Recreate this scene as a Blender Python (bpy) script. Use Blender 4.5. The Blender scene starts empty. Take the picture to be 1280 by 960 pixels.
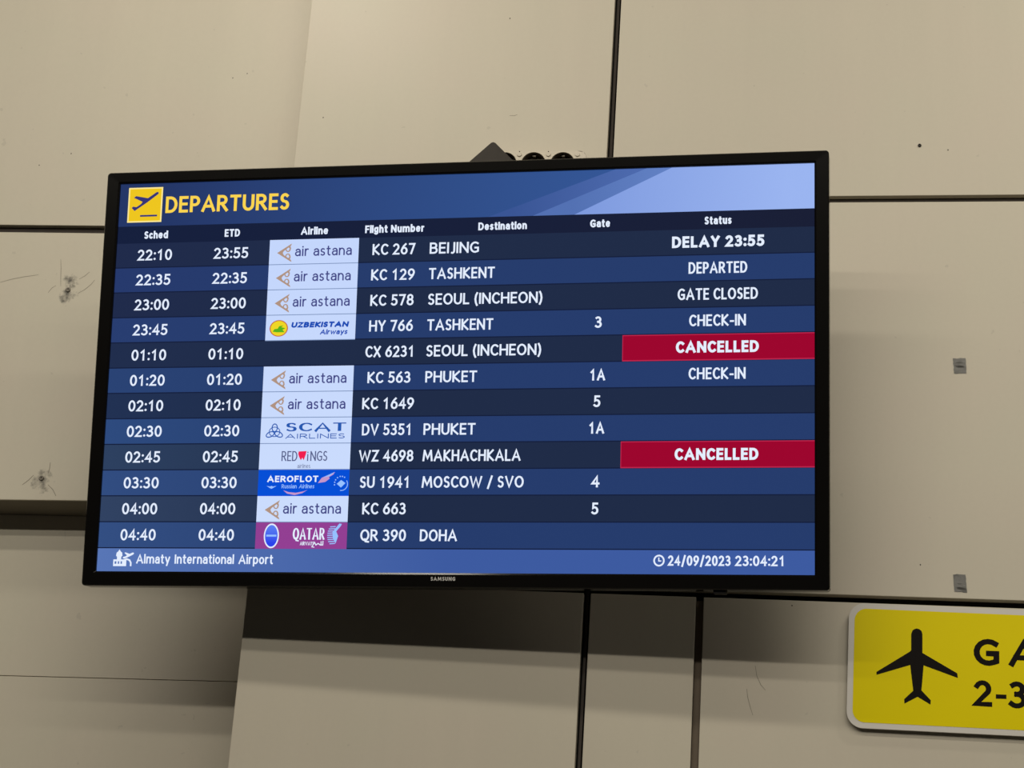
import bpy, bmesh, math, random
from mathutils import Vector, Matrix

sc = bpy.context.scene
COL = sc.collection
random.seed(7)

# ------------------------------------------------------------------ camera
F_PX = 2700.0                      # focal length in pixels of the 1280 wide frame
CAM = Vector((0.0, -3.56, 1.6))    # wall face of the projecting block is the plane y = 0
RX = Vector((0.99016276, 0.12513359, 0.0626043))      # camera right in the world
RY = Vector((0.01393685, 0.35700001, -0.9340004))     # camera down
RZ = Vector((-0.13922456, 0.92568492, 0.35174415))    # camera forward
cam_data = bpy.data.cameras.new('camera')
cam_data.sensor_fit = 'HORIZONTAL'
cam_data.sensor_width = 36.0
cam_data.lens = F_PX / 1280.0 * 36.0
cam_data.clip_end = 100
cam = bpy.data.objects.new('camera', cam_data)
COL.objects.link(cam)
cam.matrix_world = Matrix((
    (RX.x, -RY.x, -RZ.x, CAM.x),
    (RX.y, -RY.y, -RZ.y, CAM.y),
    (RX.z, -RY.z, -RZ.z, CAM.z),
    (0, 0, 0, 1)))
sc.camera = cam

# ------------------------------------------------------------------ world, lamps, exposure
world = bpy.data.worlds.new('hall_ambient')
sc.world = world
world.use_nodes = True
world.node_tree.nodes['Background'].inputs[0].default_value = (0.80, 0.86, 1.0, 1)
world.node_tree.nodes['Background'].inputs[1].default_value = 0.008

def strip_light(name, x, y, z, length, power, aim_z=2.9, width=0.07):
    d = bpy.data.lights.new(name, 'AREA')
    d.shape = 'RECTANGLE'
    d.size = length
    d.size_y = width
    d.energy = power
    d.color = (1.0, 0.93, 0.80)
    o = bpy.data.objects.new(name, d)
    COL.objects.link(o)
    o.location = (x, y, z)
    o.rotation_euler = (math.atan2(-y, z - aim_z), 0, 0)
    return o

# rows of ceiling lamps parallel to the wall: x, y, height, length, width, power
LAMPS = [(-0.9, -9.3, 5.53, 12.0, .14, 222.0),
         (-0.6, -6.6, 5.53, 10.0, .14, 96.0),
         (-0.1, -3.80, 5.53, 7.6, .15, 72.0),
         (-1.15, -0.88, 4.30, 0.30, .16, 4.6),
         (1.20, -0.88, 4.30, 0.30, .16, 7.5)]
for lx, ly, lz, ll, lw, lp in LAMPS:
    strip_light('ceiling_strip_light', lx, ly, lz, ll, lp, 2.9, lw)

sc.view_settings.view_transform = 'Standard'
sc.view_settings.look = 'None'
sc.view_settings.gamma = 1.0
sc.view_settings.use_curve_mapping = False
sc.view_settings.exposure = 0.0

# ------------------------------------------------------------------ helpers
def lin(c):
    out = []
    for v in c:
        v = v / 255.0
        out.append(v / 12.92 if v <= 0.04045 else ((v + 0.055) / 1.055) ** 2.4)
    return (*out, 1.0)

def at(px, py, depth):
    """point of the plane `depth` metres in front of the camera (along y) seen at that pixel"""
    d = RX * (px - 640) + RY * (py - 480) + RZ * F_PX
    return CAM + d * (depth / d.y)

def mat(name, color, rough=0.5, metal=0.0, spec=0.5, noise=0.0, nscale=20.0, bump=0.0):
    m = bpy.data.materials.new(name)
    m.use_nodes = True
    nt = m.node_tree
    b = nt.nodes['Principled BSDF']
    b.inputs['Base Color'].default_value = (*color[:3], 1)
    b.inputs['Roughness'].default_value = rough
    b.inputs['Metallic'].default_value = metal
    b.inputs['Specular IOR Level'].default_value = spec
    tc = nt.nodes.new('ShaderNodeTexCoord')
    n = nt.nodes.new('ShaderNodeTexNoise')
    n.inputs['Scale'].default_value = nscale
    n.inputs['Detail'].default_value = 5
    nt.links.new(tc.outputs['Object'], n.inputs['Vector'])
    if noise > 0:
        r = nt.nodes.new('ShaderNodeMapRange')
        r.inputs['To Min'].default_value = 1 - noise
        r.inputs['To Max'].default_value = 1 + noise
        nt.links.new(n.outputs['Fac'], r.inputs['Value'])
        mx = nt.nodes.new('ShaderNodeMix')
        mx.data_type = 'RGBA'
        mx.blend_type = 'MULTIPLY'
        mx.inputs[0].default_value = 1
        mx.inputs[6].default_value = (*color[:3], 1)
        nt.links.new(r.outputs[0], mx.inputs[7])
        nt.links.new(mx.outputs[2], b.inputs['Base Color'])
    if bump > 0:
        bp = nt.nodes.new('ShaderNodeBump')
        bp.inputs['Strength'].default_value = bump
        bp.inputs['Distance'].default_value = 0.002
        nt.links.new(n.outputs['Fac'], bp.inputs['Height'])
        nt.links.new(bp.outputs[0], b.inputs['Normal'])
    return m

def glow(name, rgb, rgb2=None, axis='X', lo=-0.6, hi=0.6, strength=1.0):
    """lit pixels of the display: flat colour, or an even two-colour gradient: screen picture, and on the rows a painted-in reflection"""
    m = bpy.data.materials.new(name)
    m.use_nodes = True
    nt = m.node_tree
    b = nt.nodes['Principled BSDF']
    b.inputs['Base Color'].default_value = (0.004, 0.004, 0.005, 1)
    b.inputs['Roughness'].default_value = 0.10
    b.inputs['Specular IOR Level'].default_value = 0.06
    b.inputs['Emission Strength'].default_value = strength
    b.inputs['Emission Color'].default_value = lin(rgb)
    if rgb2 is not None:
        tc = nt.nodes.new('ShaderNodeTexCoord')
        sp = nt.nodes.new('ShaderNodeSeparateXYZ')
        mr = nt.nodes.new('ShaderNodeMapRange')
        mr.inputs['From Min'].default_value = lo
        mr.inputs['From Max'].default_value = hi
        mx = nt.nodes.new('ShaderNodeMix')
        mx.data_type = 'RGBA'
        mx.inputs[6].default_value = lin(rgb)
        mx.inputs[7].default_value = lin(rgb2)
        nt.links.new(tc.outputs['Object'], sp.inputs[0])
        nt.links.new(sp.outputs[axis], mr.inputs['Value'])
        nt.links.new(mr.outputs[0], mx.inputs[0])
        nt.links.new(mx.outputs[2], b.inputs['Emission Color'])
    return m

def link(name, me, parent=None, mats=(), loc=None):
    for m in mats:
        me.materials.append(m)
    o = bpy.data.objects.new(name, me)
    COL.objects.link(o)
    if parent is not None:
        o.parent = parent
    if loc is not None:
        o.location = loc
    return o

def mesh_from_bm(name, bm, parent=None, mats=(), smooth=False):
    me = bpy.data.meshes.new(name)
    bmesh.ops.recalc_face_normals(bm, faces=bm.faces)
    bm.to_mesh(me)
    bm.free()
    if smooth:
        for p in me.polygons:
            p.use_smooth = True
    return link(name, me, parent, mats)

def thing(name, label, cat, loc=(0, 0, 0), group=None):
    o = bpy.data.objects.new(name, None)
    o.empty_display_size = 0.1
    COL.objects.link(o)
    o.location = loc
    o['label'] = label
    o['category'] = cat
    if group:
        o['group'] = group
    return o

def prism(bm, pts, y0, y1, bevel=0.0, mi=0):
    """extrude an x,z outline from y0 to y1"""
    f = [bm.verts.new((p[0], y0, p[1])) for p in pts]
    b = [bm.verts.new((p[0], y1, p[1])) for p in pts]
    faces = [bm.faces.new(f), bm.faces.new(list(reversed(b)))]
    n = len(pts)
    for i in range(n):
        faces.append(bm.faces.new((f[i], f[(i + 1) % n], b[(i + 1) % n], b[i])))
    for fa in faces:
        fa.material_index = mi
    if bevel > 0:
        es = [e for e in bm.edges if all(v in f for v in e.verts)]
        bmesh.ops.bevel(bm, geom=es, offset=bevel, segments=2, affect='EDGES', profile=0.6)

def box(bm, x0, x1, y0, y1, z0, z1, bevel=0.0, mi=0):
    r = bmesh.ops.create_cube(bm, size=1.0)
    vs = r['verts']
    for v in vs:
        v.co = Vector(((x0 + x1) / 2 + v.co.x * (x1 - x0), (y0 + y1) / 2 + v.co.y * (y1 - y0), (z0 + z1) / 2 + v.co.z * (z1 - z0)))
    fs = {f for v in vs for f in v.link_faces}
    for f in fs:
        f.material_index = mi
    if bevel > 0:
        es = {e for v in vs for e in v.link_edges}
        bmesh.ops.bevel(bm, geom=list(es), offset=bevel, segments=2, affect='EDGES', profile=0.6)

def rrect(x0, x1, z0, z1, r, seg=8):
    pts = []
    for cx, cz, a in ((x1 - r, z1 - r, 0), (x0 + r, z1 - r, 90), (x0 + r, z0 + r, 180), (x1 - r, z0 + r, 270)):
        for k in range(seg + 1):
            t = math.radians(a + 90 * k / seg)
            pts.append((cx + r * math.cos(t), cz + r * math.sin(t)))
    return pts

# ------------------------------------------------------------------ stroke lettering
# glyph: width and strokes in a unit box (cap height 1); @cx,cy,rx,ry,a0,a1 is an arc, #x,y a dot
GL = {
 'A': (.74, "0,0 .5,1 1,0;.17,.31 .83,.31"), 'B': (.58, "0,0 0,1 .5,1 @.5,.765,.4,.235,90,-90 0,.53;.5,.53 @.55,.265,.45,.265,90,-90 0,0"),
 'C': (.60, "@.6,.5,.6,.5,48,312"), 'D': (.64, "0,0 0,1 .38,1 @.38,.5,.62,.5,90,-90 0,0"),
 'E': (.50, "1,1 0,1 0,0 1,0;0,.52 .9,.52"), 'F': (.50, "1,1 0,1 0,0;0,.5 .85,.5"),
 'G': (.66, "@.58,.5,.58,.5,52,295 .98,.1 .98,.45 .6,.45"), 'H': (.64, "0,0 0,1;1,0 1,1;0,.52 1,.52"),
 'I': (.14, ".5,0 .5,1"), 'J': (.36, "1,1 1,.2 @.45,.2,.55,.25,0,-110"), 'K': (.60, "0,0 0,1;.93,1 .05,.5 1,0"),
 'L': (.48, "0,1 0,0 1,0"), 'M': (.86, "0,0 .12,1;.14,.94 .5,.22 .86,.94;.88,1 1,0"), 'N': (.66, "0,0 0,1;.06,.93 .94,.07;1,0 1,1"),
 'O': (.72, "@.5,.5,.5,.5,0,360"), 'P': (.54, "0,0 0,1 .5,1 @.5,.72,.5,.28,90,-90 0,.44"),
 'Q': (.72, "@.5,.5,.5,.5,0,360;.5,.1 .62,-.12 1,-.16"), 'R': (.60, "0,0 0,1 .46,1 @.46,.74,.44,.26,90,-90 0,.48;.42,.48 1,0"),
 'S': (.50, "@.52,.755,.46,.245,42,270 @.48,.255,.5,.255,90,-142"), 'T': (.60, ".5,0 .5,1;0,1 1,1"),
 'U': (.62, "0,1 0,.35 @.5,.35,.5,.35,180,360 1,1"), 'V': (.68, "0,1 .5,0 1,1"), 'W': (1.0, "0,1 .25,0 .5,.9 .75,0 1,1"),
 'X': (.62, "0,1 1,0;1,1 0,0"), 'Y': (.62, "0,1 .5,.45 1,1;.5,.45 .5,0"), 'Z': (.58, "0,1 1,1 0,0 1,0"),
 '0': (.56, "@.5,.5,.5,.5,0,360"), '1': (.56, ".16,.76 .58,.98 .58,0"), '2': (.56, "@.46,.71,.46,.29,155,-28 0,0 1,0"),
 '3': (.54, "@.42,.765,.44,.235,135,-90;@.42,.265,.54,.265,90,-140"), '4': (.58, ".74,0 .74,1 0,.3 1,.3"),
 '5': (.54, ".92,1 .18,1 .14,.56 @.42,.31,.55,.31,105,-140"), '6': (.56, "@.5,.31,.5,.31,0,360;.78,1 .4,.8 .12,.55 0,.33"),
 '7': (.54, "0,1 1,1 .35,0"), '8': (.56, "@.5,.76,.42,.24,0,360;@.5,.27,.5,.27,0,360"),
 '9': (.56, "@.5,.69,.5,.31,0,360;.22,0 .6,.2 .88,.45 1,.67"), ':': (.18, "#.5,.06;#.5,.66"), '.': (.16, "#.5,.03"),
 '/': (.44, "0,-.14 1,1.06"), '-': (.36, "0,.38 1,.38"), '(': (.27, "1,1.06 .35,.82 0,.44 .35,.06 1,-.2"), ')': (.27, "0,1.06 .65,.82 1,.44 .65,.06 0,-.2"),
 'a': (.50, "1,0 1,.45 @.52,.48,.48,.25,0,150;1,.43 .5,.43 @.42,.215,.42,.215,90,270 .62,.02 1,.16"),
 'b': (.54, "0,1.05 0,0;@.5,.365,.5,.365,0,360"), 'c': (.46, "@.58,.365,.58,.365,48,312"),
 'd': (.54, "1,1.05 1,0;@.5,.365,.5,.365,0,360"), 'e': (.52, "0,.38 1,.38 @.5,.365,.5,.365,0,312"),
 'f': (.36, ".42,0 .42,.8 @.85,.8,.43,.25,180,85;0,.7 .95,.7"), 'g': (.52, "@.5,.4,.5,.33,0,360;1,.73 1,-.05 @.5,-.05,.5,.22,0,-150"),
 'h': (.52, "0,0 0,1.05;0,.4 @.5,.4,.5,.33,180,0 1,0"), 'i': (.14, ".5,0 .5,.73;#.5,1.0"),
 'k': (.50, "0,0 0,1.05;.95,.73 .05,.36 1,0"), 'l': (.14, ".5,0 .5,1.05"),
 'm': (.84, "0,0 0,.73;0,.45 @.25,.48,.25,.25,180,0 .5,0;.5,.45 @.75,.48,.25,.25,180,0 1,0"),
 'n': (.52, "0,0 0,.73;0,.4 @.5,.4,.5,.33,180,0 1,0"), 'o': (.54, "@.5,.365,.5,.365,0,360"),
 'p': (.54, "0,.73 0,-.3;@.5,.365,.5,.365,0,360"), 'r': (.36, "0,0 0,.73;0,.4 @.75,.4,.75,.33,180,75"),
 's': (.42, "@.52,.545,.46,.185,42,270 @.48,.18,.5,.18,90,-142"), 't': (.38, ".4,.98 .4,.2 @.85,.2,.45,.2,180,285;0,.72 .95,.72"),
 'u': (.52, "0,.73 0,.33 @.5,.33,.5,.33,180,360;1,.73 1,0"), 'w': (.80, "0,.73 .25,0 .5,.68 .75,0 1,.73"),
 'y': (.54, "0,.73 .52,.02;1,.73 .35,-.3"),
}
ARC_STEP = 20

def glyph_strokes(ch):
    w, src = GL[ch]
    out, dots = [], []
    for s in src.split(';'):
        pts = []
        for tok in s.split():
            if tok[0] == '@':
                cx, cy, rx, ry, a0, a1 = (float(q) for q in tok[1:].split(','))
                n = max(3, int(abs(a1 - a0) / ARC_STEP))
                for k in range(n + 1):
                    a = math.radians(a0 + (a1 - a0) * k / n)
                    pts.append((cx + rx * math.cos(a), cy + ry * math.sin(a)))
            elif tok[0] == '#':
                dots.append(tuple(float(q) for q in tok[1:].split(',')))
            else:
                pts.append(tuple(float(q) for q in tok.split(',')))
        if len(pts) > 1:
            out.append(pts)
    return w, out, dots

def ribbon(pts, tx, ty, caps=1.0):
    """two offset rails of a polyline; tx, ty: pen width across vertical and horizontal strokes"""
    clean = [pts[0]]
    for p in pts[1:]:
        if math.hypot(p[0] - clean[-1][0], p[1] - clean[-1][1]) > 1e-6:
            clean.append(p)
    pts = clean
    closed = math.hypot(pts[0][0] - pts[-1][0], pts[0][1] - pts[-1][1]) < 1e-5 and len(pts) > 3
    n = len(pts)
    def nrm(a, b):
        dx, dy = b[0] - a[0], b[1] - a[1]
        l = math.hypot(dx, dy) or 1
        return (-dy / l, dx / l)
    if not closed:
        # square pen ends
        def ext(a, b):
            dx, dy = a[0] - b[0], a[1] - b[1]
            l = math.hypot(dx, dy) or 1
            h = 0.5 * caps * math.hypot(dx / l * tx, dy / l * ty)
            return (a[0] + dx / l * h, a[1] + dy / l * h)
        pts = [ext(pts[0], pts[1])] + pts[1:-1] + [ext(pts[-1], pts[-2])]
    L, R = [], []
    for i in range(n):
        if closed and i in (0, n - 1):
            n1, n2 = nrm(pts[-2], pts[-1]), nrm(pts[0], pts[1])
        else:
            n1 = nrm(pts[i - 1], pts[i]) if i > 0 else nrm(pts[0], pts[1])
            n2 = nrm(pts[i], pts[i + 1]) if i < n - 1 else n1
        mx, my = n1[0] + n2[0], n1[1] + n2[1]
        l = math.hypot(mx, my)
        if l < 1e-3:
            mx, my, l = n1[0], n1[1], 1
        mx, my = mx / l, my / l
        c = max(0.5, mx * n1[0] + my * n1[1])
        w = 0.5 * math.hypot(mx * tx, my * ty) / c
        L.append((pts[i][0] + mx * w, pts[i][1] + my * w))
        R.append((pts[i][0] - mx * w, pts[i][1] - my * w))
    return L, R

def text_quads(s, x, base, cap, width=None, t=.17, ty=None, shear=0., align='l', gap=.085, space=.30, squash=1.0):
    """list of polygons (x, up) for the words s; width fits the string between its outer strokes"""
    adv, total = [], 0
    for ch in s:
        if ch == ' ':
            adv.append(None)
            total += space
        else:
            adv.append(GL[ch][0])
            total += GL[ch][0] + gap
    total -= gap
    k = (width / (total * cap)) if width else squash
    W = total * cap * k
    x0 = x if align == 'l' else (x - W / 2 if align == 'c' else x - W)
    tx = t * cap
    tyy = (ty if ty is not None else t * 0.92) * cap
    out, cur = [], x0
    for ch, a in zip(s, adv):
        if a is None:
            cur += space * cap * k
            continue
        w, strokes, dots = glyph_strokes(ch)
        gw = w * cap * k
        span = max(gw - tx, 0)
        def mp(p):
            X = cur + (tx / 2 if gw > tx else gw / 2) + p[0] * span
            Y = tyy / 2 + p[1] * (cap - tyy)
            return (X + shear * Y, base + Y)
        for st in strokes:
            L, R = ribbon([mp(p) for p in st], tx, tyy, 0.9)
            for i in range(len(L) - 1):
                out.append([L[i], R[i], R[i + 1], L[i + 1]])
        for d in dots:
            c = mp(d)
            r = tx * 0.62
            out.append([(c[0] + r * math.cos(q * math.pi / 4), c[1] + r * math.sin(q * math.pi / 4)) for q in range(8)])
        cur += (w + gap) * cap * k
    return out

def stroke_quads(pts, t):
    L, R = ribbon(pts, t, t, 0.0)
    return [[L[i], R[i], R[i + 1], L[i + 1]] for i in range(len(L) - 1)]

def ell(cx, cy, rx, ry, n=28, a0=0, a1=360):
    full = abs(a1 - a0) >= 360
    m = n if full else n + 1
    return [(cx + rx * math.cos(math.radians(a0 + (a1 - a0) * k / n)), cy + ry * math.sin(math.radians(a0 + (a1 - a0) * k / n))) for k in range(m)]

def flat(name, layers, parent, label=None, y=0.0, conv=None):
    """flat printed / lit graphics: layers = [(material, polygons, lift)]"""
    vs, fs, mi, mats = [], [], [], []
    for m, polys, lift in layers:
        if m not in mats:
            mats.append(m)
        for kp, p in enumerate(polys):
            i0 = len(vs)
            area = 0
            q = [conv(*c) if conv else c for c in p]
            for i in range(len(q)):
                a, b = q[i], q[(i + 1) % len(q)]
                area += a[0] * b[1] - b[0] * a[1]
            if area < 0:
                q.reverse()
            for c in q:
                vs.append((c[0], y - lift - (0 if m.name.startswith('pixels') else 8e-6 * kp), c[1]))
            fs.append(list(range(i0, i0 + len(q))))
            mi.append(mats.index(m))
    me = bpy.data.meshes.new(name)
    me.from_pydata(vs, [], fs)
    for p, k in zip(me.polygons, mi):
        p.material_index = k
    o = link(name, me, parent, mats)
    if label:
        o['label'] = label
    return o

# ------------------------------------------------------------------ wall materials
def panel_mat(name, stains=(), tint=(0.585, 0.535, 0.435)):
    m = bpy.data.materials.new(name)
    m.use_nodes = True
    nt = m.node_tree
    N, Lk = nt.nodes, nt.links
    b = N['Principled BSDF']
    b.inputs['Specular IOR Level'].default_value = 0.3
    geo = N.new('ShaderNodeNewGeometry')
    def math_(op, a, c=None, clamp=False):
        n = N.new('ShaderNodeMath')
        n.operation = op
        n.use_clamp = clamp
        for i, v in enumerate((a, c)):
            if v is None:
                continue
            if isinstance(v, (int, float)):
                n.inputs[i].default_value = v
            else:
                Lk.new(v, n.inputs[i])
        return n.outputs[0]
    def noise(scale, detail=4, vec=None, rough=0.5):
        n = N.new('ShaderNodeTexNoise')
        n.inputs['Scale'].default_value = scale
        n.inputs['Detail'].default_value = detail
        n.inputs['Roughness'].default_value = rough
        Lk.new(vec if vec is not None else geo.outputs['Position'], n.inputs['Vector'])
        return n.outputs['Fac']
    mp = N.new('ShaderNodeMapping')
    mp.inputs['Scale'].default_value = (9, 1, 0.7)
    Lk.new(geo.outputs['Position'], mp.inputs['Vector'])
    streak = noise(2.2, 3, mp.outputs[0])
    blotch = noise(2.6, 3)
    fine = noise(120, 3)
    spots = noise(55, 2)
    v = math_('MULTIPLY', math_('SUBTRACT', streak, .5), .07)
    v = math_('ADD', v, math_('MULTIPLY', math_('SUBTRACT', blotch, .5), .06))
    v = math_('ADD', v, math_('MULTIPLY', math_('SUBTRACT', fine, .5), .04))
    spot = math_('MULTIPLY', math_('GREATER_THAN', spots, .735), -.10)
    v = math_('ADD', math_('ADD', v, spot), 1.0)
    for (sx, sz, r, amt) in stains:
        dist = N.new('ShaderNodeVectorMath')
        dist.operation = 'DISTANCE'
        cmb = N.new('ShaderNodeMapping')
        cmb.inputs['Scale'].default_value = (1.25, 0, 0.8)
        Lk.new(geo.outputs['Position'], cmb.inputs['Vector'])
        Lk.new(cmb.outputs[0], dist.inputs[0])
        dist.inputs[1].default_value = (sx * 1.25, 0, sz * 0.8)
        fall = math_('SUBTRACT', 1.0, math_('DIVIDE', dist.outputs['Value'], r), True)
        n1 = noise(42, 5, None, .65)
        g = math_('MULTIPLY', math_('SUBTRACT', math_('ADD', n1, math_('MULTIPLY', fall, .42)), .72), 5.0, True)
        g = math_('MULTIPLY', g, math_('MULTIPLY', fall, 2.2, True))
        v = math_('SUBTRACT', v, math_('MULTIPLY', g, amt))
    mx = N.new('ShaderNodeMix')
    mx.data_type = 'RGBA'
    mx.blend_type = 'MULTIPLY'
    mx.inputs[0].default_value = 1
    hue = N.new('ShaderNodeMix')
    hue.data_type = 'RGBA'
    hue.inputs[6].default_value = (tint[0] * 1.02, tint[1] * .985, tint[2] * 1.0, 1)
    hue.inputs[7].default_value = (tint[0] * .98, tint[1] * 1.015, tint[2] * .99, 1)
    Lk.new(noise(5, 2), hue.inputs[0])
    Lk.new(hue.outputs[2], mx.inputs[6])
    Lk.new(v, mx.inputs[7])
    Lk.new(mx.outputs[2], b.inputs['Base Color'])
    rr = math_('ADD', math_('MULTIPLY', streak, .12), .36)
    Lk.new(rr, b.inputs['Roughness'])
    bp = N.new('ShaderNodeBump')
    bp.inputs['Strength'].default_value = 0.12
    bp.inputs['Distance'].default_value = 0.004
    Lk.new(streak, bp.inputs['Height'])
    Lk.new(bp.outputs[0], b.inputs['Normal'])
    return m

M_PANEL = panel_mat('beige_panel_paint')
M_BACK = mat('dark_joint_backing', (0.018, 0.016, 0.014), .8, noise=.2)
M_STRIP = mat('grey_joint_profile', (0.055, 0.045, 0.038), .7, spec=.25, noise=.25, nscale=30)
M_STRIP2 = mat('brown_joint_profile', (0.125, 0.095, 0.065), .7, noise=.25, nscale=30)
M_SCRATCH = mat('scratch_grey', (0.26, 0.23, 0.18), .7, noise=.1)

# ------------------------------------------------------------------ the setting: two walls and the floor
DB, DL, DR = 3.56, 3.69, 3.788       # depth of block face, left upper wall face, left lower wall face
YL, YR = DL - DB, DR - DB

def line_z(p0, p1, depth):
    a, b = at(*p0, depth), at(*p1, depth)
    k = (b.z - a.z) / (b.x - a.x)
    return lambda x: a.z + k * (x - a.x)
z_up_top = line_z((1037, 245.2), (1280, 243.3), DB)     # lower edge of the upper panels
z_up_bot = line_z((1037, 252.9), (1280, 251.5), DB)     # upper edge of the middle panels
z_lo_top = line_z((1010, 742.0), (1280, 750.8), DB)
z_lo_bot = line_z((875, 746.3), (1280, 760.6), DB)
zl_top = line_z((0, 281.0), (133, 282.3), DL)
zl_bot = line_z((0, 290.0), (133, 291.5), DL)
zl_low = line_z((0, 624.5), (110, 625.8), DL)
XC = at(308.8, 740, DB).x            # left corner of the block
S1 = (at(758.4, 195, DB).x, at(766.6, 195, DB).x)
S2 = (at(869.8, 750, DB).x, at(879.6, 750, DB).x)
XR, XLL = 1.9, -3.4
ZT, ZB = 4.6, 0.0

bm = bmesh.new()
box(bm, XC + .02, XR, .030, .36, ZB, ZT)
wall = mesh_from_bm('wall_back', bm, None, [M_BACK])
wall['kind'] = 'structure'

def panel(parent, name, x0, x1, zb, zt, y0, y1, m, bevel=.0012, label=None):
    fb = zb if callable(zb) else (lambda x: zb)
    ft = zt if callable(zt) else (lambda x: zt)
    bm = bmesh.new()
    prism(bm, [(x0, fb(x0)), (x1, fb(x1)), (x1, ft(x1)), (x0, ft(x0))], y0, y1, bevel)
    o = mesh_from_bm(name, bm, parent, [m])
    if label:
        o['label'] = label
    return o

PT = .018
panel(wall, 'wall_panel', XC, S1[0], z_up_top, ZT, 0, PT, M_PANEL)
panel(wall, 'wall_panel', S1[1], XR, z_up_top, ZT, 0, PT, M_PANEL)
panel(wall, 'wall_panel', XC, S1[0], z_lo_top, z_up_bot, 0, PT, M_PANEL)
panel(wall, 'wall_panel', S1[1], XR, z_lo_top, z_up_bot, 0, PT, M_PANEL)
panel(wall, 'wall_panel', XC, S1[0], .1, z_lo_bot, 0, PT, M_PANEL)
panel(wall, 'wall_panel', S1[1], S2[0], .1, z_lo_bot, 0, PT, M_PANEL)
panel(wall, 'wall_panel', S2[1], XR, .1, z_lo_bot, 0, PT, M_PANEL)
# return of the block towards the left wall
bm = bmesh.new()
box(bm, XC, XC + .018, PT + .0005, .35, ZB, ZT)
mesh_from_bm('return_panel', bm, wall, [M_PANEL])
# profiles inside the joints
zj = lambda f, d: (lambda x: f(x) + d)
panel(wall, 'joint_profile', S1[1], XR, zj(z_up_bot, .0015), zj(z_up_top, -.0004), .0125, .029, M_STRIP, 0)
panel(wall, 'joint_profile', XC + .02, S1[0], zj(z_up_bot, .0015), zj(z_up_top, -.0004), .0125, .029, M_STRIP, 0)
panel(wall, 'joint_profile', S1[0] + .0035, S1[1] - .0038, 2.2, ZT, .012, .029, M_STRIP, 0)
panel(wall, 'joint_profile', S2[0] + .0008, S2[1] - .0008, .1, zj(z_lo_bot, -.004), .010, .029, M_STRIP2, 0)

# left wall, set back, with a deeper lower field
ztp, zbt, zlo = zl_top, zl_bot, zl_low
bm = bmesh.new()
box(bm, XLL, XC - .002, YL + .030, YL + .20, zlo(-1.5) + .03, ZT)
box(bm, XLL, XC - .002, YR + .012, YL + .20, ZB, zlo(-1.5) + .03)
wl = mesh_from_bm('wall_left', bm, None, [M_BACK])
wl['kind'] = 'structure'
bolt1, bolt2 = at(85.5, 362.5, DL), at(52, 598, DL)
M_PANEL_STAIN = panel_mat('beige_panel_paint_stained', [(bolt1.x, bolt1.z - .002, .042, .8), (bolt2.x, bolt2.z - .004, .042, .7)])
XE = XC - .001
panel(wl, 'wall_panel', XLL, XE, ztp, ZT, YL, YL + PT, M_PANEL)
panel(wl, 'wall_panel', XLL, XE, zlo, zbt, YL, YL + .004, M_PANEL_STAIN, label='stained beige wall panel with two bolts')
panel(wl, 'joint_profile', XLL, XE, zj(zbt, .002), zj(ztp, -.0004), YL + .0125, YL + .029, M_STRIP, 0)
# soffit under the panel, then the deeper field split by a hairline joint
bm = bmesh.new()
zs = zlo(-1.4)
box(bm, XLL, XE, YL + .0043, YR + .011, zs + .0006, zs + .012)
mesh_from_bm('soffit_panel', bm, wl, [mat('soffit_grey_brown', (.22, .195, .15), .6, spec=.2, noise=.1)])
hl = at(290, 852, DR).z
h0 = at(100, 847, DR).z
hx0, hx1 = at(100, 847, DR).x, at(290, 852, DR).x
zh = lambda x: h0 + (hl - h0) * (x - hx0) / (hx1 - hx0)
panel(wl, 'wall_panel', XLL, XE, zj(zh, .0006), zs, YR, YR + .011, M_PANEL, .0004)
panel(wl, 'wall_panel', XLL, XE, .1, zj(zh, -.0006), YR, YR + .011, M_PANEL, .0004)

def scratch(parent, pts_px, depth, y, w=.0009):
    p = [(at(a, b, depth).x, at(a, b, depth).z) for a, b in pts_px]
    L, R = [], []
    n = len(p)
    for i, q in enumerate(p):
        a, b = p[max(i - 1, 0)], p[min(i + 1, n - 1)]
        dx, dz = b[0] - a[0], b[1] - a[1]
        l = math.hypot(dx, dz)
        k = w * .5 * (0.35 + 0.65 * math.sin(math.pi * (i + .5) / n))
        L.append((q[0] - dz / l * k, q[1] + dx / l * k))
        R.append((q[0] + dz / l * k, q[1] - dx / l * k))
    polys = [[L[i], R[i], R[i + 1], L[i + 1]] for i in range(n - 1)]
    return flat('scratch', [(M_SCRATCH, polys, 0)], parent, None, y)

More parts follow.
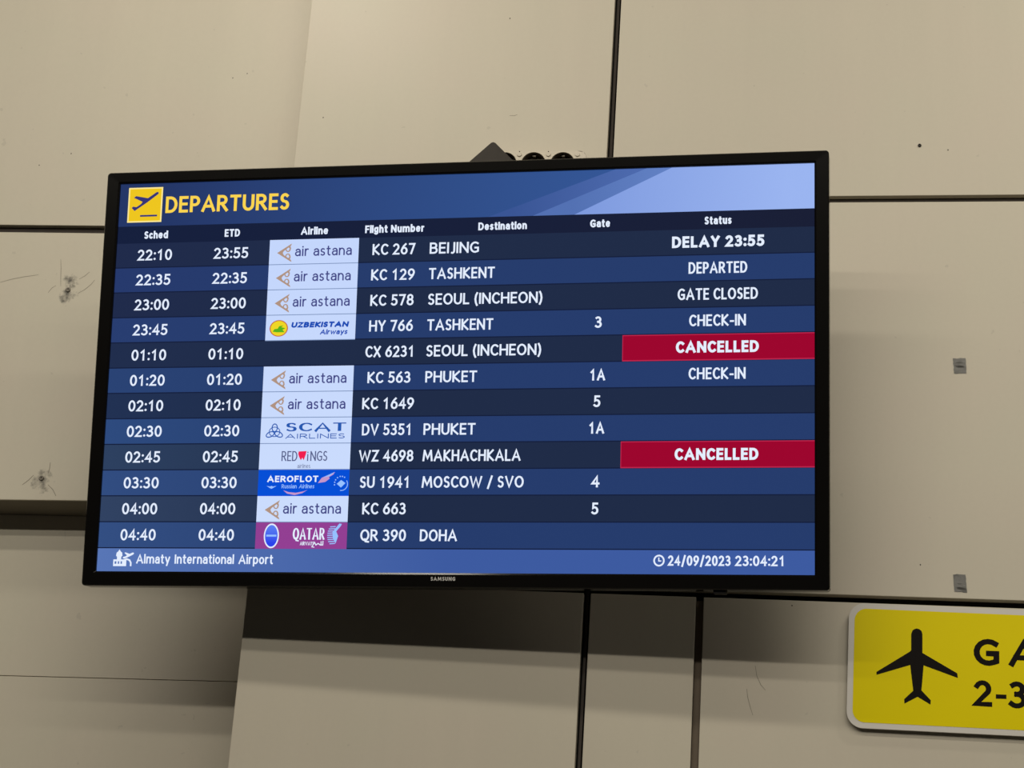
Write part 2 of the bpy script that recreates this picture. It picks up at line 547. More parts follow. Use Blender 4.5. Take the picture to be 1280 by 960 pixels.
for pts in ([(0, 353), (15, 349), (30, 346), (48, 343.5)], [(76, 324), (76.3, 335), (76, 347), (76, 358)],
            [(97, 367), (106, 362), (114, 355.5), (118.5, 350)], [(60, 366), (65, 360), (70, 357)],
            [(99, 349), (106, 345), (112, 340)]):
    scratch(wl, pts, DL, YL - .0002, .0011)
for pts in ([(28, 606), (36, 600), (42, 594)], [(63, 578), (62, 586), (60, 592)], [(60, 606), (66, 612), (70, 620)]):
    scratch(wl, pts, DL, YL - .0002, .0014)
for pts in ([(944, 832), (946, 845), (951, 856), (957, 863)], [(933.5, 861), (934.5, 871), (937, 881), (941, 894)]):
    scratch(wall, pts, DB, -.0002, .0009)
for pts in ([(637, 144.5), (643, 144.8), (647, 143)],):
    scratch(wall, pts, DB, -.0002, .001)
for (px, py, dp, yy, par) in ((291, 97.5, DL, YL, wl), (49, 206.5, DL, YL, wl), (89, 192, DL, YL, wl), (309, 92, DL, YL, wl),
                              (637.5, 23, DB, 0, wall), (404, 147, DB, 0, wall), (1185, 187.5, DB, 0, wall), (990, 757, DB, 0, wall), (1150.5, 706, DB, 0, wall)):
    p = at(px, py, dp)
    flat('paint_chip', [(M_BACK, [ell(p.x, p.z, .0011, .0014, 8)], 0)], par, None, yy - .0002)

M_BOLT = mat('dull_bolt_metal', (0.20, 0.18, 0.15), .5, .5, noise=.3, nscale=200)
def bolt(parent, p, y, r, m, name='bolt'):
    bm = bmesh.new()
    prof = [(r, 0), (r, -.0016), (r * .8, -.0026), (r * .45, -.0028), (r * .40, -.0014), (0.0002, -.0012)]
    n = 20
    rings = [[bm.verts.new((p.x + a * math.cos(2 * math.pi * k / n), y + b_, p.z + a * math.sin(2 * math.pi * k / n))) for k in range(n)] for a, b_ in prof]
    for a, b_ in zip(rings, rings[1:]):
        for k in range(n):
            bm.faces.new((a[k], a[(k + 1) % n], b_[(k + 1) % n], b_[k]))
    bm.faces.new(rings[-1])
    return mesh_from_bm(name, bm, parent, [m], True)
bolt(wl, bolt1, YL, .0048, M_BOLT)
bolt(wl, bolt2, YL, .0048, M_BOLT)
hole = at(1149.5, 182, DB)
bolt(wall, hole, 0, .0032, mat('black_screw', (.02, .015, .012), .5, noise=.2), 'screw')

bm = bmesh.new()
box(bm, -8, 8, -12, .4, -.1, 0)
floor = mesh_from_bm('floor', bm, None, [mat('terrazzo_floor', (.08, .075, .07), .35, noise=.25, nscale=60)])
floor['kind'] = 'structure'

# ------------------------------------------------------------------ departures monitor
T_LOC = Vector((-0.60588487, 3.32719346 - 3.56, 1.28769385 + 1.6))
T_ROT = Matrix(((0.99826974, 0.05696753, -0.01456833), (-0.05861275, 0.98385221, -0.16911352), (0.00469911, 0.1696748, 0.9854889)))
tv = thing('departures_monitor', 'large black-framed flat screen showing the flight departures list, hung on the panelled wall', 'monitor')
tv.matrix_world = Matrix.Translation(T_LOC) @ T_ROT.to_4x4()
SW, SH = 1.2094, 0.6815
def S(u, v):
    return ((u - 960) / 1920 * SW, (540 - v) / 1080 * SH)

M_BEZEL = mat('glossy_black_bezel', (0.005, 0.0045, 0.004), .16, spec=.22, noise=.1)
M_SHELL = mat('black_plastic_shell', (0.008, 0.007, 0.007), .5, spec=.2, noise=.1)
ox, zt_, zb_ = .6287, .3612, -.3656
ix, iz = .6049, .3410
bm = bmesh.new()
# frame ring with a rolled lip: outer -> front -> inner
def ring(x, z0, z1, y, r):
    return [bm.verts.new((p[0], y, p[1])) for p in rrect(-x, x, z0, z1, r, 5)]
rs = [ring(ox, zb_, zt_, .026, .006), ring(ox, zb_, zt_, -.0035, .006), ring(ox - .0015, zb_ + .0015, zt_ - .0015, -.0055, .0055),
      ring(ix + .003, -iz - .003, iz + .003, -.0052, .002), ring(ix, -iz, iz, -.003, .0008), ring(ix, -iz, iz, .002, .0008)]
for a, b_ in zip(rs, rs[1:]):
    n = len(a)
    for k in range(n):
        bm.faces.new((a[k], a[(k + 1) % n], b_[(k + 1) % n], b_[k]))
mesh_from_bm('bezel', bm, tv, [M_BEZEL])
bm = bmesh.new()
prism(bm, rrect(-ox + .003, ox - .003, zb_ + .003, zt_ - .003, .006, 4), .0265, .030)
prism(bm, rrect(-.50, .50, -.30, .27, .02, 4), .0302, .050, 0)
mesh_from_bm('rear_shell', bm, tv, [M_SHELL])
bm = bmesh.new()
xn = S(1680, 0)[0]
box(bm, xn - .0105, xn + .0105, .002, .022, zb_ - .0055, zb_ + .001, .001)
mesh_from_bm('sensor_tab', bm, tv, [M_SHELL])
sx_, sz_ = S(960, 1097)
M_LOGO = mat('silver_lettering', (0.62, 0.61, 0.59), .4, .2, noise=.05)
flat('brand_lettering', [(M_LOGO, text_quads('SAMSUNG', sx_, sz_ - .0026, .0064, .0415, .22, align='c', gap=.16), 0)], tv,
     'small silver lettering centred on the lower frame', -.0058)

bm = bmesh.new()
box(bm, -ix - .002, ix + .002, .0023, .012, -iz - .002, iz + .002)
disp = mesh_from_bm('display_panel', bm, tv, [mat('display_glass_black', (.004, .004, .005), .2)])

# screen colours
WHITE = glow('pixels_white', (228, 238, 255))
YEL = glow('pixels_title_yellow', (250, 212, 78))
ICON_Y = glow('pixels_icon_yellow', (238, 198, 28))
ICON_E = glow('pixels_icon_edge', (252, 232, 150))
ICON_B = glow('pixels_icon_blue', (52, 52, 118))
HEAD = glow('pixels_header_blue', (34, 53, 102), (51, 86, 150), lo=-.52, hi=.28)
SH1 = glow('pixels_header_shard_low', (56, 84, 148), (84, 114, 184), lo=.10, hi=.42)
SH2 = glow('pixels_header_shard_mid', (82, 112, 178), (108, 140, 208), lo=.20, hi=.50)
SH3 = glow('pixels_header_shard_high', (126, 154, 222), (154, 180, 240), lo=.22, hi=.56)
COLH = glow('pixels_column_header', (17, 29, 60), (22, 28, 52))
def row_sheen_mat(name, a, b_):
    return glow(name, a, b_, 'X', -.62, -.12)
LINE = glow('pixels_row_rule', (17, 28, 58))
FOOT = glow('pixels_footer_blue', (88, 118, 182), (60, 90, 160), lo=-.62, hi=.0)
TILE = glow('pixels_tile_white', (196, 214, 252), (204, 221, 253), 'Z', .2, -.3)
TEDGE = glow('pixels_tile_rule', (120, 142, 184))
RED = glow('pixels_cancel_red', (156, 0, 44))
REDE = glow('pixels_cancel_edge', (190, 36, 76))
NAVY = glow('pixels_logo_navy', (64, 68, 132))
GOLD = glow('pixels_logo_gold', (176, 146, 128))
BLUE = glow('pixels_logo_blue', (22, 74, 180))
SBLUE = glow('pixels_logo_mid_blue', (36, 88, 176))
ABLUE = glow('pixels_logo_field_blue', (0, 78, 214))
LBLUE = glow('pixels_logo_pale_blue', (150, 192, 255))
PINK = glow('pixels_logo_pink', (196, 150, 200))
GREEN = glow('pixels_logo_green', (84, 176, 30))
LYEL = glow('pixels_logo_yellow', (238, 214, 36))
ORNG = glow('pixels_logo_orange', (196, 104, 60))
LRED = glow('pixels_logo_red', (240, 28, 78))
GREY = glow('pixels_logo_grey', (86, 94, 136))
PURP = glow('pixels_logo_plum', (146, 62, 146))
OVAL = glow('pixels_logo_oval', (40, 66, 236), (92, 130, 242), 'Z', -.292, -.262)

def rect(u0, v0, u1, v1):
    return [(u0, v0), (u1, v0), (u1, v1), (u0, v1)]
def T(s, x, base, cap, width=None, t=.17, **k):
    """lettering in screen pixels (v grows downwards)"""
    return [[(u, 2 * base - w) for u, w in q] for q in text_quads(s, x, base, cap, width, t, **k)]
def up(polys, base):
    return [[(u, 2 * base - w) for u, w in q] for q in polys]
def scr(name, layers, label=None):
    return flat(name, layers, disp, label, 0.0, S)

scr('header_band', [(HEAD, [rect(0, 0, 1920, 122)], 0),
                    (SH1, [[(1050, 122), (1393, 0), (1477, 0), (1172, 122)]], .0002),
                    (SH2, [[(1172, 122), (1477, 0), (1545, 0), (1285, 122)]], .0002),
                    (SH3, [[(1285, 122), (1545, 0), (1920, 0), (1920, 122)]], .0002)], 'blue header band brightening to the right')
icon = [(25 + 0, 11), (125, 11), (125, 111), (25, 111)]
ip = lambda a, b: (25 + a, 11 + b)
scr('departure_icon', [(ICON_E, [rect(25, 11, 125, 111)], .0004), (ICON_Y, [rect(29, 15, 121, 107)], .0005),
     (ICON_B, [[ip(82, 14), ip(87, 14), ip(88, 19), ip(56, 43), ip(20, 67), ip(11, 58), ip(15, 54), ip(25, 56), ip(38, 47), ip(42, 41), ip(16, 29), ip(22, 24), ip(57, 31)],
               rect(62, 90, 112, 95)], .0006)], 'yellow square icon of an aircraft taking off')
scr('heading_lettering', [(YEL, T('DEPARTURES', 135, 86, 47, 357, .185), .0004)], 'yellow heading reading DEPARTURES')
scr('column_header_band', [(COLH, [rect(0, 122, 1920, 171)], 0)])
for s, c, w in (('Sched', 112.5, 69), ('ETD', 333, 44), ('Airline', 567.5, 77), ('Flight Number', 792.5, 165), ('Destination', 1090.5, 133), ('Gate', 1355, 54), ('Status', 1668.5, 71)):
    scr('column_title', [(WHITE, T(s, c, 158.5, 21.5, w, .22, align='c'), .0004)], 'white column title reading ' + s)

rows = [('22:10', '23:55', 'KC 267', 'BEIJING', None, 'DELAY 23:55'), ('22:35', '22:35', 'KC 129', 'TASHKENT', None, 'DEPARTED'),
        ('23:00', '23:00', 'KC 578', 'SEOUL (INCHEON)', None, 'GATE CLOSED'), ('23:45', '23:45', 'HY 766', 'TASHKENT', '3', 'CHECK-IN'),
        ('01:10', '01:10', 'CX 6231', 'SEOUL (INCHEON)', None, 'CANCELLED'), ('01:20', '01:20', 'KC 563', 'PHUKET', '1A', 'CHECK-IN'),
        ('02:10', '02:10', 'KC 1649', None, '5', None), ('02:30', '02:30', 'DV 5351', 'PHUKET', '1A', None),
        ('02:45', '02:45', 'WZ 4698', 'MAKHACHKALA', None, 'CANCELLED'), ('03:30', '03:30', 'SU 1941', 'MOSCOW / SVO', '4', None),
        ('04:00', '04:00', 'KC 663', None, '5', None), ('04:40', '04:40', 'QR 390', 'DOHA', None, None)]
WD = {'BEIJING': 136, 'TASHKENT': 181, 'SEOUL (INCHEON)': 312, 'PHUKET': 141, 'MAKHACHKALA': 264, 'MOSCOW / SVO': 274, 'DOHA': 100}
WS = {'DELAY 23:55': 243, 'DEPARTED': 154, 'GATE CLOSED': 210, 'CHECK-IN': 148, 'CANCELLED': 216}
WF = {'KC 267': 119, 'KC 129': 121, 'KC 578': 120, 'HY 766': 121, 'CX 6231': 136, 'KC 563': 119, 'KC 1649': 142, 'DV 5351': 138, 'WZ 4698': 149, 'SU 1941': 138, 'KC 663': 119, 'QR 390': 124}
WG = {'3': 19, '1A': 41, '5': 19, '4': 22}
RH = (1018 - 171) / 12.0
dark_left_sheen = [(29, 41, 74), (29, 41, 74), (30, 44, 76), (31, 48, 82), (44, 64, 96), (48, 66, 98)]  # left row ends lighten downwards: reflected room light and viewing-angle glow painted in
lite_left_sheen = [(36, 56, 108), (38, 60, 112), (40, 66, 116), (44, 74, 126), (48, 76, 128), (50, 78, 130)]
for i, (a, b_, fl, de, ga, stt) in enumerate(rows):
    v0, v1 = 171 + RH * i, 171 + RH * (i + 1)
    m = row_sheen_mat('pixels_row_dark_sheen', dark_left_sheen[i // 2], (29, 42, 70)) if i % 2 == 0 else row_sheen_mat('pixels_row_blue_sheen', lite_left_sheen[i // 2], (36, 59, 108))
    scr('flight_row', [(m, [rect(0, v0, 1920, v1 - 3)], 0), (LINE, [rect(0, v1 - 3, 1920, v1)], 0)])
    base = v0 + RH / 2 + 14
    bold = bool(stt) and stt[0:3] in ('DEL', 'CAN')
    cells = [('scheduled_time', T(a, 112, base, 31, 100, .168, align='c')), ('expected_time', T(b_, 332.5, base, 31, 99, .168, align='c')),
             ('flight_number', T(fl, 792.5, base, 31, WF[fl], .165, align='c'))]
    if de:
        cells.append(('destination', T(de, 892, base, 31, WD[de], .165)))
    if ga:
        cells.append(('gate_number', T(ga, 1355.5, base, 31, WG[ga], .18, align='c')))
    if stt:
        cells.append(('flight_status', T(stt, 1669, base, 31, WS[stt], .235 if bold else .165, align='c')))
    if stt == 'CANCELLED':
        scr('cancelled_cell', [(REDE, [rect(1420, v0 - .5, 1920, v1 - 1)], .0002), (RED, [rect(1422, v0 + 2, 1920, v1 - 4)], .0003)], 'crimson status cell behind the word CANCELLED')
    for nm, g in cells:
        scr(nm, [(WHITE, g, .0005)])

def tile(i, field, extra, label):
    v0, v1 = 171 + RH * i, 171 + RH * (i + 1)
    scr('airline_logo', [(field, [rect(442, v0, 694, v1 - 2)], .0002), (TEDGE if field is TILE else field, [rect(442, v1 - 2, 694, v1)], .0002)] +
        [(m, p, .0004 + .0001 * k) for k, (m, p) in enumerate(extra)], label)

def astana(i):
    v0 = 171 + RH * i
    O = lambda u, v: (442 + u, v0 + v)
    tri = [[O(22, 37), O(60, 13), O(63, 11), O(61, 17), O(41, 32), O(38, 37)], [O(22, 37), O(38, 37), O(41, 43), O(62, 57), O(64, 63), O(60, 61)]]
    curl = []
    for sgn in (-1, 1):
        c = [(442 + 53 + 6 * math.cos(math.radians(q)), v0 + 37 + sgn * (10 + 6.5 * math.sin(math.radians(q)))) for q in range(-200, 100, 30)]
        curl += stroke_quads(c, 3.0)
        curl += stroke_quads([O(58, 37 + sgn * 18), O(60, 37 + sgn * 12), O(56, 37 + sgn * 7)], 2.5)
    tile(i, TILE, [(GOLD, tri + curl), (NAVY, T('air astana', 515, v0 + 47.5, 28, 160, .14, gap=.1, space=.30))],
         'white tile with a tan arrowhead ornament and slim navy lettering')
for i in (0, 1, 2, 5, 6, 10):
    astana(i)

v0 = 171 + RH * 3
tile(3, TILE, [(ORNG, [ell(479, v0 + 36, 26, 23)]), (LYEL, [ell(479, v0 + 36, 23, 20.5)]),
    (GREEN, [[(462, v0 + 45), (467, v0 + 38), (476, v0 + 37), (480, v0 + 30), (492, v0 + 28), (486, v0 + 33), (498, v0 + 36), (490, v0 + 40), (496, v0 + 47), (474, v0 + 47)]]),
    (BLUE, T('UZBEKISTAN', 513, v0 + 35, 15.5, 160, .32, shear=.22, gap=.07) + T('Airways', 595, v0 + 55, 14, 76, .22, shear=.25, gap=.07))],
    'white tile with a round yellow and green emblem beside slanted blue lettering')
v0 = 171 + RH * 7
tre = []
for k in range(3):
    a = math.radians(90 + 120 * k)
    c = []
    for q in range(0, 361, 24):
        t_ = math.radians(q)
        l, w = 13 + 11.5 * math.cos(t_), 7.0 * math.sin(t_)
        c.append((481 + 1.05 * (l * math.cos(a) - w * math.sin(a)), v0 + 39 - .92 * (l * math.sin(a) + w * math.cos(a))))
    tre += stroke_quads(c, 2.8)
tre += stroke_quads([(481 + 15 * math.cos(math.radians(q)), v0 + 38 - 13 * math.sin(math.radians(q))) for q in range(0, 361, 24)], 2.2)
tile(7, TILE, [(SBLUE, tre + T('SCAT', 512, v0 + 37, 23, 168, .42, ty=.13, gap=.09) + T('AIRLINES', 512, v0 + 57, 13.5, 165, .19, ty=.15, gap=.1))],
     'white tile with a blue three-loop knot and wide blue lettering')
v0 = 171 + RH * 8
tile(8, TILE, [(GREY, T('RED', 504, v0 + 47, 27, 44, .12) + T('i', 575, v0 + 47, 25, None, .12) + T('NGS', 584, v0 + 47, 27, 47, .12) + T('airlines', 549, v0 + 66, 11, 36, .1)),
    (LRED, [[(551, v0 + 21), (573, v0 + 20), (571, v0 + 30), (566, v0 + 45), (562, v0 + 38), (558, v0 + 45), (553, v0 + 36), (550, v0 + 28)]])],
    'white tile with thin grey lettering around a red wing mark')
v0 = 171 + RH * 9
feather = [(608, v0 + 36), (618, v0 + 22), (634, v0 + 15), (654, v0 + 6), (650, v0 + 13), (638, v0 + 20), (640, v0 + 24), (628, v0 + 33)]
swish = [(513, v0 + 55), (528, v0 + 60), (548, v0 + 62), (570, v0 + 58), (580, v0 + 54), (566, v0 + 63), (545, v0 + 68), (524, v0 + 64)]
tile(9, ABLUE, [(WHITE, T('AEROFLOT', 467, v0 + 33, 17, 142, .26, ty=.2, gap=.1)),
    (LBLUE, T('Russian', 508, v0 + 50, 11, 42, .15) + T('Airlines', 556, v0 + 50, 11, 42, .15, shear=.15)
        + [[(466, v0 + 43), (476, v0 + 45), (480, v0 + 43), (484, v0 + 45), (494, v0 + 43), (486, v0 + 48), (480, v0 + 51), (474, v0 + 48)]]
        + [[(660, v0 + 38), (672, v0 + 28), (684, v0 + 36), (672, v0 + 48)]]
        + stroke_quads([(673 + 17 * math.cos(math.radians(q)), v0 + 39 - 17 * math.sin(math.radians(q))) for q in range(-100, 40, 15)], 2)
        + [ell(672 + 18 * math.cos(math.radians(q)), v0 + 38 - 20 * math.sin(math.radians(q)), 2, 2, 6) for q in (60, 80, 100, 125, 148, 168, 188)]),
    (PINK, [swish, feather]), (LBLUE, [[(620, v0 + 22), (634, v0 + 15), (654, v0 + 6), (640, v0 + 17)]])],
    'bright blue tile with white lettering, a feather flash and a small round mark')
v0 = 171 + RH * 11
comb = [stroke_quads([(644, v0 + 8 + k * 5.2), (652 - 2, v0 + 7 + k * 5.2)], 2.2)[0] for k in range(0)]
ory = []
for k in range(9):
    vv = v0 + 12 + k * 5.6
    hw = 15 * math.sqrt(max(0.05, 1 - ((k - 4) / 4.7) ** 2))
    ory += stroke_quads([(655 - hw, vv), (658 + hw * .55, vv - 1)], 2.6)
ory += [[(654, v0 + 26), (672, v0 + 3), (679, v0 + 4), (676, v0 + 10), (664, v0 + 24), (670, v0 + 36), (664, v0 + 56), (656, v0 + 42)]]
arab = stroke_quads([(602, v0 + 60), (606, v0 + 53), (610, v0 + 60), (616, v0 + 56), (622, v0 + 60), (630, v0 + 60)], 2.6) + stroke_quads([(624, v0 + 60), (624, v0 + 50)], 2.4) + stroke_quads([(629, v0 + 60), (629, v0 + 49)], 2.4) + stroke_quads([(602, v0 + 60), (599, v0 + 65), (606, v0 + 66)], 2.2)
tile(11, PURP, [(WHITE, T('QATAR', 545, v0 + 46, 31, 88, .16, ty=.1, gap=.05) + T('AIRWAYS', 566, v0 + 61, 10, 38, .16, gap=.12) + arab + [ell(486, v0 + 36, 21, 33)]),
    (LBLUE, ory), (OVAL, [ell(486, v0 + 36, 17.5, 29)]), (LBLUE, [rect(472, v0 + 33, 500, v0 + 38)])],
    'plum tile with a blue oval, white serif lettering and an antelope head emblem')

scr('footer_band', [(FOOT, [rect(0, 1018, 1920, 1080)], 0)], 'blue footer band')
# control tower, terminal and aircraft
ap = [[(53, 1038), (54, 1030), (58, 1027), (62, 1021), (66, 1027), (70, 1030), (71, 1038), (68, 1041), (68, 1050), (56, 1050), (56, 1041)],
      rect(46, 1048, 83, 1053), rect(46, 1053, 50, 1063), rect(55, 1053, 59, 1063), rect(63, 1053, 67, 1063), rect(71, 1053, 83, 1063), rect(46, 1060, 83, 1066),
      [(72, 1044), (74, 1041), (79, 1040), (84, 1037), (76, 1030), (80, 1029), (91, 1033), (100, 1029), (104, 1031), (101, 1035), (82, 1044), (76, 1046)]]
ap += stroke_quads([(76, 1050), (84, 1047), (92, 1050), (96, 1057), (96, 1066)], 4.5)
ring_ = stroke_quads([(1524 + 12.5 * math.cos(math.radians(q)), 1045 - 13 * math.sin(math.radians(q))) for q in range(0, 361, 15)], 4.2)
ring_ += stroke_quads([(1523.5, 1037), (1523.5, 1046), (1530, 1046)], 3.0)
scr('airport_icon', [(WHITE, ap, .0004)], 'white control tower and aircraft pictogram')
scr('clock_icon', [(WHITE, ring_, .0004)], 'white clock pictogram')
scr('airport_name', [(WHITE, T('Almaty International Airport', 111, 1059, 25, 383, .165, space=.4), .0004)], 'white footer lettering naming the airport')
scr('date_lettering', [(WHITE, T('24/09/2023', 1547, 1058, 26.5, 161, .18), .0004)], 'white footer date')
scr('clock_lettering', [(WHITE, T('23:04:21', 1719, 1058, 26.5, 127, .18), .0004)], 'white footer time of day')

# ------------------------------------------------------------------ wall bracket behind the monitor
M_BRACKET = mat('charcoal_bracket_steel', (0.05, 0.044, 0.038), .6, spec=.15, noise=.15, nscale=60)
apex = at(616.5, 177.5, DB - .045)
H = .095
c = Vector((apex.x, 0, apex.z - H))
br = thing('wall_bracket', 'dark steel bracket plate whose pointed tip rises above the top edge of the monitor', 'bracket', (c.x, -.045, c.z))
bm = bmesh.new()
k = .004
prism(bm, [(0, H), (-k, H - k * .35), (-H + k, k), (-H, 0), (-H + k, -k), (-k, -H + k), (0, -H), (k, -H + k), (H - k, -k), (H, 0), (H - k, k), (k, H - k * .35)], 0, .004, .0006)
mesh_from_bm('diamond_plate', bm, br, [M_BRACKET])
bm = bmesh.new()
box(bm, -.05, .05, .0042, .0448, -.06, .035, .002)
mesh_from_bm('wall_spacer', bm, br, [M_BRACKET])
bm = bmesh.new()
box(bm, -.03, .03, -.180, -.0002, -.135, -.085, .002)
mesh_from_bm('tilt_arm', bm, br, [M_BRACKET])

# ------------------------------------------------------------------ socket strip
M_SOCK = mat('cream_socket_plastic', (0.60, 0.54, 0.43), .4, noise=.06)
M_DARK = mat('socket_well_brown', (0.13, 0.105, 0.078), .45, noise=.3, nscale=90)
M_PIN = mat('socket_contact_metal', (0.16, 0.14, 0.11), .35, .8, noise=.1)
sd = .034
q2 = at(703, 203.5, DB - sd)
q1 = at(666.5, 205.5, DB - sd)
pitch = q2.x - q1.x
base_c = Vector((q1.x, 0, (q1.z + q2.z) / 2))
ss = thing('socket_strip', 'cream three-way power socket strip half hidden behind the top of the monitor', 'socket', (base_c.x, 0, base_c.z))
hx, hz = pitch + .0438, .0258
def well(bm, cx, r, depth, n=28):
    return [(cx + r * math.cos(2 * math.pi * k / n), r * math.sin(2 * math.pi * k / n)) for k in range(n)]
# housing: face plate with three round wells, made as a grid of bridged rings
bm = bmesh.new()
n = 32
cells = [(-pitch, -hx, -pitch / 2), (0, -pitch / 2, pitch / 2), (pitch, pitch / 2, hx)]
for cx, xa, xb in cells:
    inner_ = [bm.verts.new((cx + .0226 * math.cos(2 * math.pi * k / n), -sd, .0226 * math.sin(2 * math.pi * k / n))) for k in range(n)]
    outer_ = []
    for k in range(n):
        a = 2 * math.pi * k / n
        dx, dz = math.cos(a), math.sin(a)
        tx_ = (xb - cx) / dx if dx > 1e-9 else ((xa - cx) / dx if dx < -1e-9 else 9)
        tz_ = hz / abs(dz) if abs(dz) > 1e-9 else 9
        t_ = min(tx_, tz_)
        X, Z = cx + dx * t_, dz * t_
        # rounded ends of the strip
        R_ = .014
        for sx in (-1, 1):
            if sx * X > hx - R_ and abs(Z) > hz - R_:
                ccx, ccz = sx * (hx - R_), math.copysign(hz - R_, Z)
                vx, vz = X - ccx, Z - ccz
                l = math.hypot(vx, vz)
                if l > R_:
                    X, Z = ccx + vx / l * R_, ccz + vz / l * R_
        outer_.append(bm.verts.new((X, -sd, Z)))
    wellv = [bm.verts.new((v.co.x, -sd + .017, v.co.z)) for v in inner_]
    for k in range(n):
        j = (k + 1) % n
        bm.faces.new((inner_[k], inner_[j], outer_[j], outer_[k]))
        f = bm.faces.new((inner_[k], wellv[k], wellv[j], inner_[j]))
        f.material_index = 1
    f = bm.faces.new(wellv)
    f.material_index = 1
bmesh.ops.remove_doubles(bm, verts=bm.verts, dist=.0001)
bmesh.ops.recalc_face_normals(bm, faces=bm.faces)
pr = rrect(-hx, hx, -hz, hz, .014, 6)
fa = [bm.verts.new((p[0], -sd, p[1])) for p in pr]
fb_ = [bm.verts.new((p[0], -sd + .0176, p[1])) for p in pr]
for k in range(len(pr)):
    j = (k + 1) % len(pr)
    bm.faces.new((fa[k], fb_[k], fb_[j], fa[j]))
me = bpy.data.meshes.new('face_plate')
bm.to_mesh(me)
bm.free()
link('face_plate', me, ss, [M_SOCK, M_DARK])
bm = bmesh.new()
prism(bm, rrect(-hx - .0012, hx + .0012, -hz - .0012, hz + .0012, .0152, 6), -sd + .0175, -.0005)
mesh_from_bm('back_box', bm, ss, [M_DARK])
for cx, xa, xb in cells:
    bm = bmesh.new()
    m_ = 36
    prof = [(.0224, -sd + .0003), (.0226, -sd - .0014), (.0234, -sd - .0016), (.0237, -sd + .0003)]
    rr = [[bm.verts.new((cx + a * math.cos(2 * math.pi * k / m_), b_, a * math.sin(2 * math.pi * k / m_))) for k in range(m_)] for a, b_ in prof]
    for A, B_ in zip(rr, rr[1:]):
        for k in range(m_):
            bm.faces.new((A[k], A[(k + 1) % m_], B_[(k + 1) % m_], B_[k]))
    mesh_from_bm('socket_rim', bm, ss, [M_SOCK], True)
    for s_ in (-1, 1):
        bm = bmesh.new()
        box(bm, cx - .003, cx + .003, -sd + .007, -sd + .0168, s_ * .0195 - .0016, s_ * .0195 + .0016, .0005)
        mesh_from_bm('earth_contact', bm, ss, [M_PIN])
for cx in (-pitch / 2, pitch / 2, pitch * 1.5):
    bm = bmesh.new()
    prism(bm, ell(cx, .0185, .0042, .0042, 16), -sd - .0022, -sd + .0002, .0004)
    mesh_from_bm('cover_stud', bm, ss, [M_SOCK])

# ------------------------------------------------------------------ foil tape scraps
M_TAPE = mat('silver_foil_tape', (0.25, 0.245, 0.23), .38, .2, noise=.12, nscale=60)
def tape(name, px, label, seed, fold):
    rnd = random.Random(seed)
    cs = [at(a, b_, DB) for a, b_ in px]
    n, m_ = 8, 9
    bm = bmesh.new()
    grid = []
    for j in range(m_):
        row = []
        for i in range(n):
            u, v = i / (n - 1), j / (m_ - 1)
            p = cs[0] * (1 - u) * (1 - v) + cs[1] * u * (1 - v) + cs[2] * u * v + cs[3] * (1 - u) * v
            edge = 0 if 0 < i < n - 1 else rnd.uniform(-.0005, .0005)
            lift = .0005 + .0004 * max(0, math.sin(6 * v + 2 * u + seed)) + rnd.uniform(0, .00012)
            if abs(v - fold) < .12:
                lift += .0016 * math.sin(math.pi * u) ** 2
            row.append(bm.verts.new((p.x + edge, -lift, p.z + (rnd.uniform(-.0006, .0006) if j in (0, m_ - 1) else 0))))
        grid.append(row)
    for j in range(m_ - 1):
        for i in range(n - 1):
            bm.faces.new((grid[j][i], grid[j][i + 1], grid[j + 1][i + 1], grid[j + 1][i]))
    r = bmesh.ops.solidify(bm, geom=bm.faces[:], thickness=.00015)
    o = mesh_from_bm(name, bm, None, [M_TAPE])
    o['label'] = label
    o['category'] = 'tape'
    o['group'] = 'foil tape scraps on the wall'
    return o
tape('tape_scrap', [(1191, 448), (1207, 448), (1208, 467), (1192.5, 467)], 'small square of silver tape high on the right wall panel', 3, .42)
tape('tape_scrap', [(1191.5, 718), (1207, 718), (1209, 741), (1193, 739)], 'torn silver tape strip just above the yellow gate sign', 8, .72)

# ------------------------------------------------------------------ gate sign
M_SW = mat('sign_white_edge', (0.66, 0.63, 0.58), .35, spec=.3, noise=.03)
M_SY = mat('sign_yellow_film', (0.84, 0.70, 0.0), .3, spec=.05, noise=.05, nscale=6)
M_SK = mat('sign_black_film', (0.006, 0.004, 0.003), .4, spec=.05, noise=.05)
SD = .012
def P(px, py):
    p = at(px, py, DB - SD)
    return p
tl, bl = P(1080, 753.7), P(1080, 910.5)
lft = P(1059.7, 835).x
tr, brr = P(1280, 762.5), P(1280, 920)
ang = math.atan2((tr.z - tl.z + brr.z - bl.z) / 2, ((tr.x - tl.x) + (brr.x - bl.x)) / 2)
org = Vector((lft, -SD, (tl.z + bl.z) / 2 + (lft - tl.x) * math.tan(ang)))
hh = ((tl.z - bl.z) + (tr.z - brr.z)) / 4
sg = thing('gate_sign', 'yellow rounded sign with black aeroplane and white border, reading GA and 2-3', 'sign', org)
sg.rotation_euler = (0, -ang, 0)
sgi = Matrix.Translation(org) @ Matrix.Rotation(-ang, 4, 'Y')
sgi.invert()
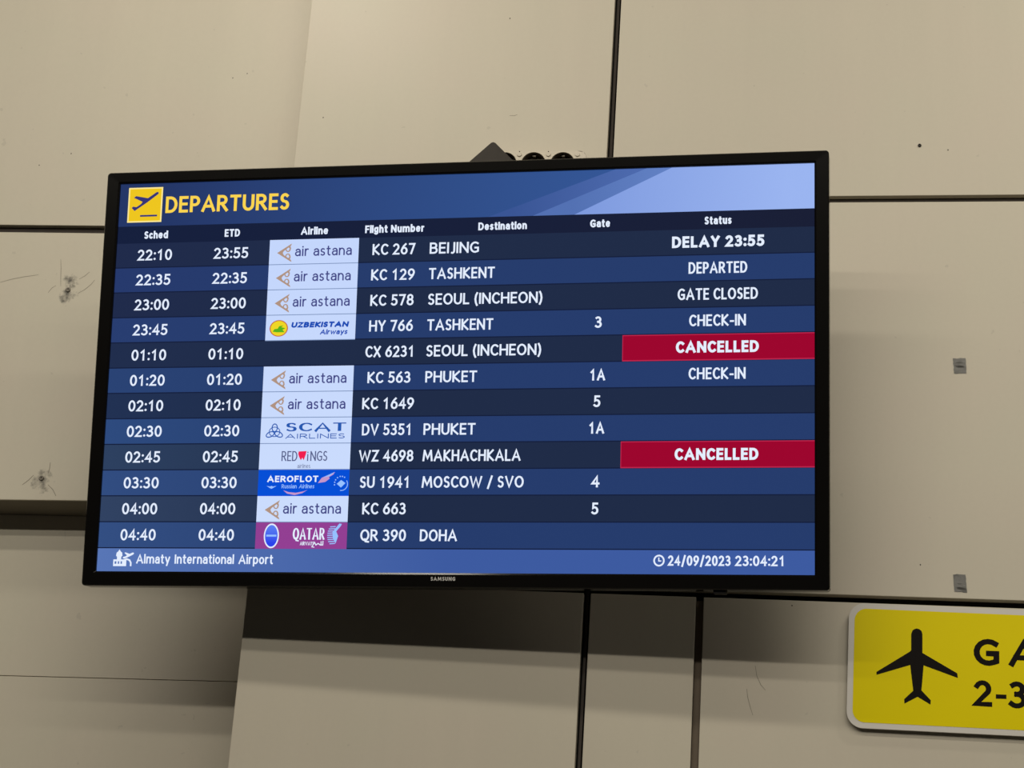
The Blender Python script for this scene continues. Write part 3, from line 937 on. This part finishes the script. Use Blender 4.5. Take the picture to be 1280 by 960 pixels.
def G(px, py):
    p = sgi @ P(px, py)
    return (p.x, p.z)
WSG = .72
bm = bmesh.new()
prism(bm, rrect(0, WSG, -hh, hh, .027, 10), 0, .005, .0008)
mesh_from_bm('sign_board', bm, sg, [M_SW])
gb = .0095
flat('yellow_face', [(M_SY, [rrect(gb, WSG - gb, -hh + gb, hh - gb, .020, 10)], 0)], sg, 'yellow film face', -.0004)
z4 = lambda a, b_: G(1020 + a / 4, 720 + b_ / 4)
plane = [z4(*q) for q in [(532, 385), (706, 487), (709, 510), (538, 447), (527, 572), (574, 622), (572, 643), (508, 604), (442, 638), (441, 616), (486, 574),
                          (471, 445), (303, 494), (302, 480), (470, 378), (476, 370), (476, 290), (483, 272), (494, 265), (504, 263), (516, 266), (527, 275), (532, 290)]]
flat('aeroplane_pictogram', [(M_SK, [plane], 0)], sg, 'black aeroplane pictogram', -.0008)
def sign_text(s, x_px, y_top, y_bot, w, t, gap):
    x0, zt0 = z4(x_px, y_top)
    _, zb0 = z4(x_px, y_bot)
    return text_quads(s, x0, zb0, zt0 - zb0, w, t, gap=gap, ty=t * .9)
sc4 = lambda px: px / 4 / F_PX * (DB / RZ.y) * .93
gl = sign_text('G', 788, 312, 446, z4(919, 380)[0] - z4(788, 380)[0], .215, .2)
al = sign_text('A', 964, 322, 452, (z4(919, 380)[0] - z4(788, 380)[0]) * 1.12, .215, .2)
d2 = sign_text('2', 788, 520, 650, z4(882, 590)[0] - z4(788, 590)[0], .2, .2)
dh = [[z4(899, 592), z4(952, 594), z4(952, 615), z4(899, 613)]]
d3 = sign_text('3', 962, 526, 660, z4(882, 590)[0] - z4(788, 590)[0], .2, .2)
for nm, q in (('letter', gl), ('letter', al), ('numeral', d2), ('hyphen', dh), ('numeral', d3)):
    flat(nm, [(M_SK, q, 0)], sg, None, -.0008)
for sx in (.06, WSG - .06):
    bm = bmesh.new()
    box(bm, sx - .012, sx + .012, .0052, SD - .0004, -hh + .02, hh - .02)
    mesh_from_bm('standoff_rail', bm, sg, [M_SHELL])
